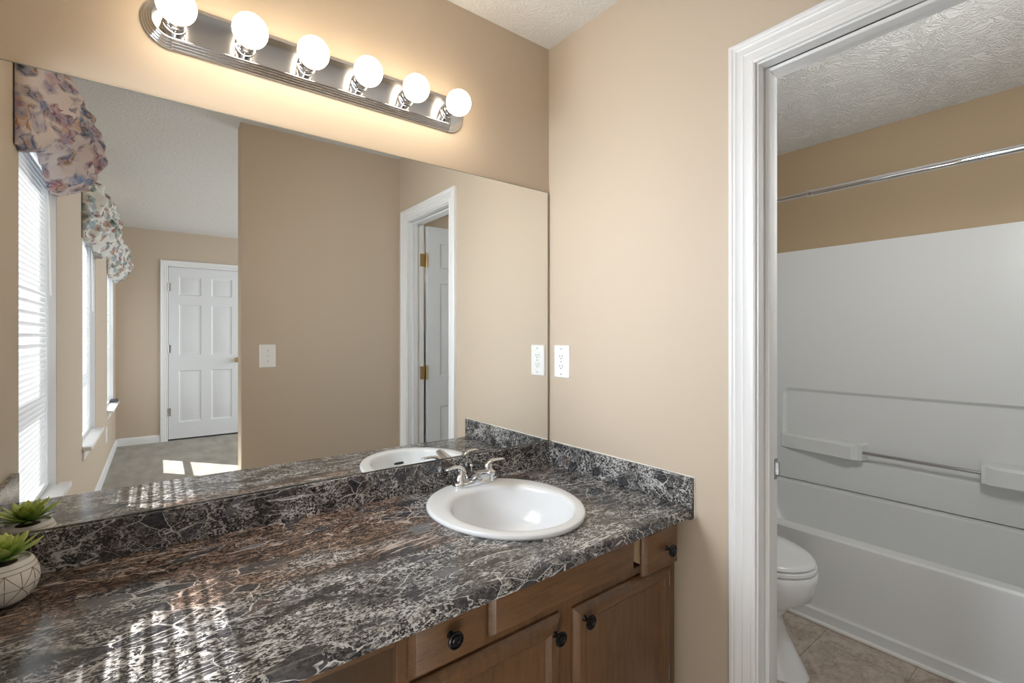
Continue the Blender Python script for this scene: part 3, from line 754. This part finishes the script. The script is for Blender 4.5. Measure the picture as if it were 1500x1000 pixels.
# ------------------------------------------------------------------ bathtub, surround, rod, toilet
XA, ZR = .905, .375
YA, YB = -.0, YO+.003
tb = thing('bathtub', (0,0,0), 'white bathtub with a plain apron along the tiled floor', 'bathtub')
def rr(x0, x1, y0, y1, r, z, n=8):
    P = []
    for cx, cy, a0 in ((x1-r,y1-r,0),(x0+r,y1-r,PI/2),(x0+r,y0+r,PI),(x1-r,y0+r,1.5*PI)):
        for i in range(n+1): a = a0+PI/2*i/n; P.append((cx+r*math.cos(a), cy+r*math.sin(a), z))
    return P
X2 = XB-.004
R = [rr(XA-.004,X2,YB,YA,.004,.0), rr(XA-.004,X2,YB,YA,.004,.052), rr(XA+.005,X2,YB,YA,.004,.060), rr(XA+.008,X2,YB,YA,.004,.075), rr(XA+.004,X2,YB,YA,.004,ZR-.02), rr(XA+.006,X2,YB,YA,.006,ZR-.008), rr(XA+.014,X2-.006,YB+.006,YA-.006,.010,ZR),
     rr(XA+.070,X2-.060,YB+.10,YA-.12,.05,ZR-.002), rr(XA+.082,X2-.068,YB+.11,YA-.13,.06,ZR-.010), rr(XA+.092,X2-.074,YB+.12,YA-.14,.07,ZR-.055), rr(XA+.118,X2-.12,YB+.17,YA-.24,.10,.12), rr(XA+.15,X2-.15,YB+.22,YA-.30,.10,.075), rr(XA+.22,X2-.22,YB+.30,YA-.38,.08,.068)]
MB().loft(R).build('tub', M['acrylic'], tb, smooth=28)
MB().prism([(XA-.014,YB),(XA+.003,YB),(XA+.003,YA-.0),(XA-.014,YA-.0)], 0, .014).build('floor_strip', M['caulk'], tb, bevel=.004)['label'] = 'cream sealing strip along the tub foot'
sr = thing('tub_surround', (0,0,0), 'white moulded wall surround above the bathtub, with ledges', 'tub surround')
XS, ZS = 1.672, 1.722
def sd_rect(y, z, a, b, c, d, r):
    qx = abs(y-(a+b)/2)-(b-a)/2+r; qz = abs(z-(c+d)/2)-(d-c)/2+r
    return math.hypot(max(qx,0), max(qz,0))+min(max(qx,qz),0)-r
def sm(x, e): t = max(0, min(1, .5-x/(2*e))); return t*t*(3-2*t)
def depth(y, z):
    rec = min(sd_rect(y,z,-1.45,-.245,.640,.905,.03), sd_rect(y,z,-1.13,-.62,.548,.70,.02))
    d = -.014*sm(rec, .010)
    k = max(0, min(1, (-y-.25)/.36))
    bl = sd_rect(y,z,-.655,-.235,.560,.646,.006); d = max(d, d+(.060*k+.014)*sm(bl,.004)) if bl < .01 else d
    br = sd_rect(y,z,-1.56,-1.098,.556,.646,.006); d = max(d, d+.078*sm(br,.004)) if br < .01 else d
    return d
ny, nz = 250, 250
zl = [ZR+.0035+(ZS-ZR-.001)*j/nz for j in range(nz+1)]
# finer rows where the ledges are
zl = sorted([ZR+.0035+(.53-ZR)*j/14 for j in range(14)]+[.53+.14*j/70 for j in range(70)]+[.67+.21*j/18 for j in range(18)]+[.88+.05*j/16 for j in range(16)]+[.93+(ZS-.93)*j/24 for j in range(25)])
yl = sorted([-.0-.22*j/12 for j in range(12)]+[-.22-.05*j/16 for j in range(16)]+[-.27-.37*j/60 for j in range(60)]+[-.64-.03*j/16 for j in range(16)]+[-.67-.42*j/36 for j in range(36)]+[-1.085-.03*j/16 for j in range(16)]+[-1.115+(YO+.003+1.115)*j/24 for j in range(25)])
m = MB()
vs = [(XS-depth(y, z), y, z) for z in zl for y in yl]; nyy = len(yl)
m.add(vs, [(j*nyy+i, j*nyy+i+1, (j+1)*nyy+i+1, (j+1)*nyy+i) for j in range(len(zl)-1) for i in range(nyy-1)])
# top edge and return to the wall
m.add([(XS,yl[0],ZS),(XS,yl[-1],ZS),(XB-.002,yl[-1],ZS+.004),(XB-.002,yl[0],ZS+.004)], [(0,1,2,3)])
m.build('back_panel', M['acrylic'], sr, smooth=55)
MB().box((XA+.02,-.024,ZR+.0035),(XS,.002,ZS)).build('end_panel', M['acrylic'], sr, bevel=.006)
MB().box((XA+.02,YO+.002,ZR+.0035),(XS,YO+.024,ZS)).build('end_panel', M['acrylic'], sr, bevel=.006)
MB().sweep([(XS-.046,-.648,.606),(XS-.046,-1.103,.602)], [.0085,.0085], 14).build('grab_bar', M['steel'], sr, smooth=60)['label'] = 'steel towel bar between the two ledges'
rod = thing('shower_rod', (.94, 0, 1.845), 'chrome tension shower curtain rod above the bathtub', 'curtain rod')
MB().lathe([(.0098,-.70),(.0098,.0)], 18, axis='X').build('thin_tube', M['chrome'], rod, smooth=60).rotation_euler = (0, 0, PI/2)
MB().lathe([(.0108,-1.565),(.0125,-1.563),(.0125,-.668),(.0135,-.667),(.0135,-.645),(.0125,-.643),(.0108,-.641)], 18, axis='X').build('thick_tube', M['chrome'], rod, smooth=40).rotation_euler = (0, 0, PI/2)
for y in (0, 1): 
    f = MB().lathe([(.022,0),(.022,.004),(.016,.018),(.013,.020)], 20, axis='X').build('end_flange', M['plastic'], rod, smooth=40)
    f.rotation_euler = (0, 0, -PI/2 if y == 0 else PI/2); f.location = (0, .004 if y == 0 else YO+.002, 0)

TX = .49
to = thing('toilet', (TX, -.02, 0), 'white toilet with closed lid beside the bathtub', 'toilet')
def egg(cy, a, bf, bb, z, n=40, cx=0, p=2.0):
    P = []
    for i in range(n):
        t = 2*PI*i/n; c, s_ = math.cos(t), math.sin(t)
        P.append((cx+a*math.copysign(abs(c)**(2/p), c), cy+(bb if s_ > 0 else bf)*math.copysign(abs(s_)**(2/p), s_), z))
    return P
CYB = -.545
R = [egg(-.42,.110,.372,.22,0,p=2.4), egg(-.42,.106,.362,.215,.02,p=2.4), egg(-.42,.098,.305,.20,.12,p=2.2), egg(-.43,.100,.270,.20,.19), egg(-.48,.130,.255,.22,.235), egg(CYB+.02,.158,.275,.24,.285), egg(CYB,.172,.266,.25,.325), egg(CYB,.178,.272,.26,.355), egg(CYB,.178,.272,.26,.375), egg(CYB,.172,.264,.25,.380)]
MB().loft(R).build('bowl', M['china'], to, smooth=60)
MB().loft([egg(CYB,.174,.264,.19,.382),egg(CYB,.179,.270,.195,.386),egg(CYB,.179,.270,.195,.396),egg(CYB,.174,.264,.19,.400)]).build('seat', M['china'], to, smooth=50)
MB().loft([egg(CYB,.172,.260,.195,.402),egg(CYB,.177,.266,.20,.406),egg(CYB,.176,.264,.20,.414),egg(CYB,.166,.25,.19,.421),egg(CYB,.12,.19,.14,.426),egg(CYB,.03,.05,.04,.428)]).build('lid', M['china'], to, smooth=60)
MB().loft([rr(-.20,.20,-.205,-.01,.03,.34),rr(-.21,.21,-.21,-.005,.03,.40),rr(-.215,.215,-.215,-.003,.03,.70)]).box((-.09,-.30,.24),(.09,-.10,.36)).build('tank', M['china'], to, smooth=50)
MB().loft([rr(-.222,.222,-.222,-.001,.03,.702),rr(-.226,.226,-.226,-.001,.03,.715),rr(-.222,.222,-.222,-.002,.03,.732),rr(-.20,.20,-.20,-.01,.03,.738)]).build('tank_lid', M['china'], to, smooth=50)
MB().lathe([(.012,0),(.012,.012),(.007,.016)], 14, axis='-Y', o=(-.15,-.2155,.655)).sweep([(-.15,-.235,.655),(-.11,-.240,.650),(-.075,-.240,.645)], [.006,.005,.006], 10).build('flush_lever', M['chrome'], to, smooth=50)
for s_ in (-1, 1): MB().lathe([(.014,0),(.014,.008),(.009,.016),(.001,.018)], 14, o=(s_*.095,-.40,.012)).build('bolt_cap', M['china'], to, smooth=50)
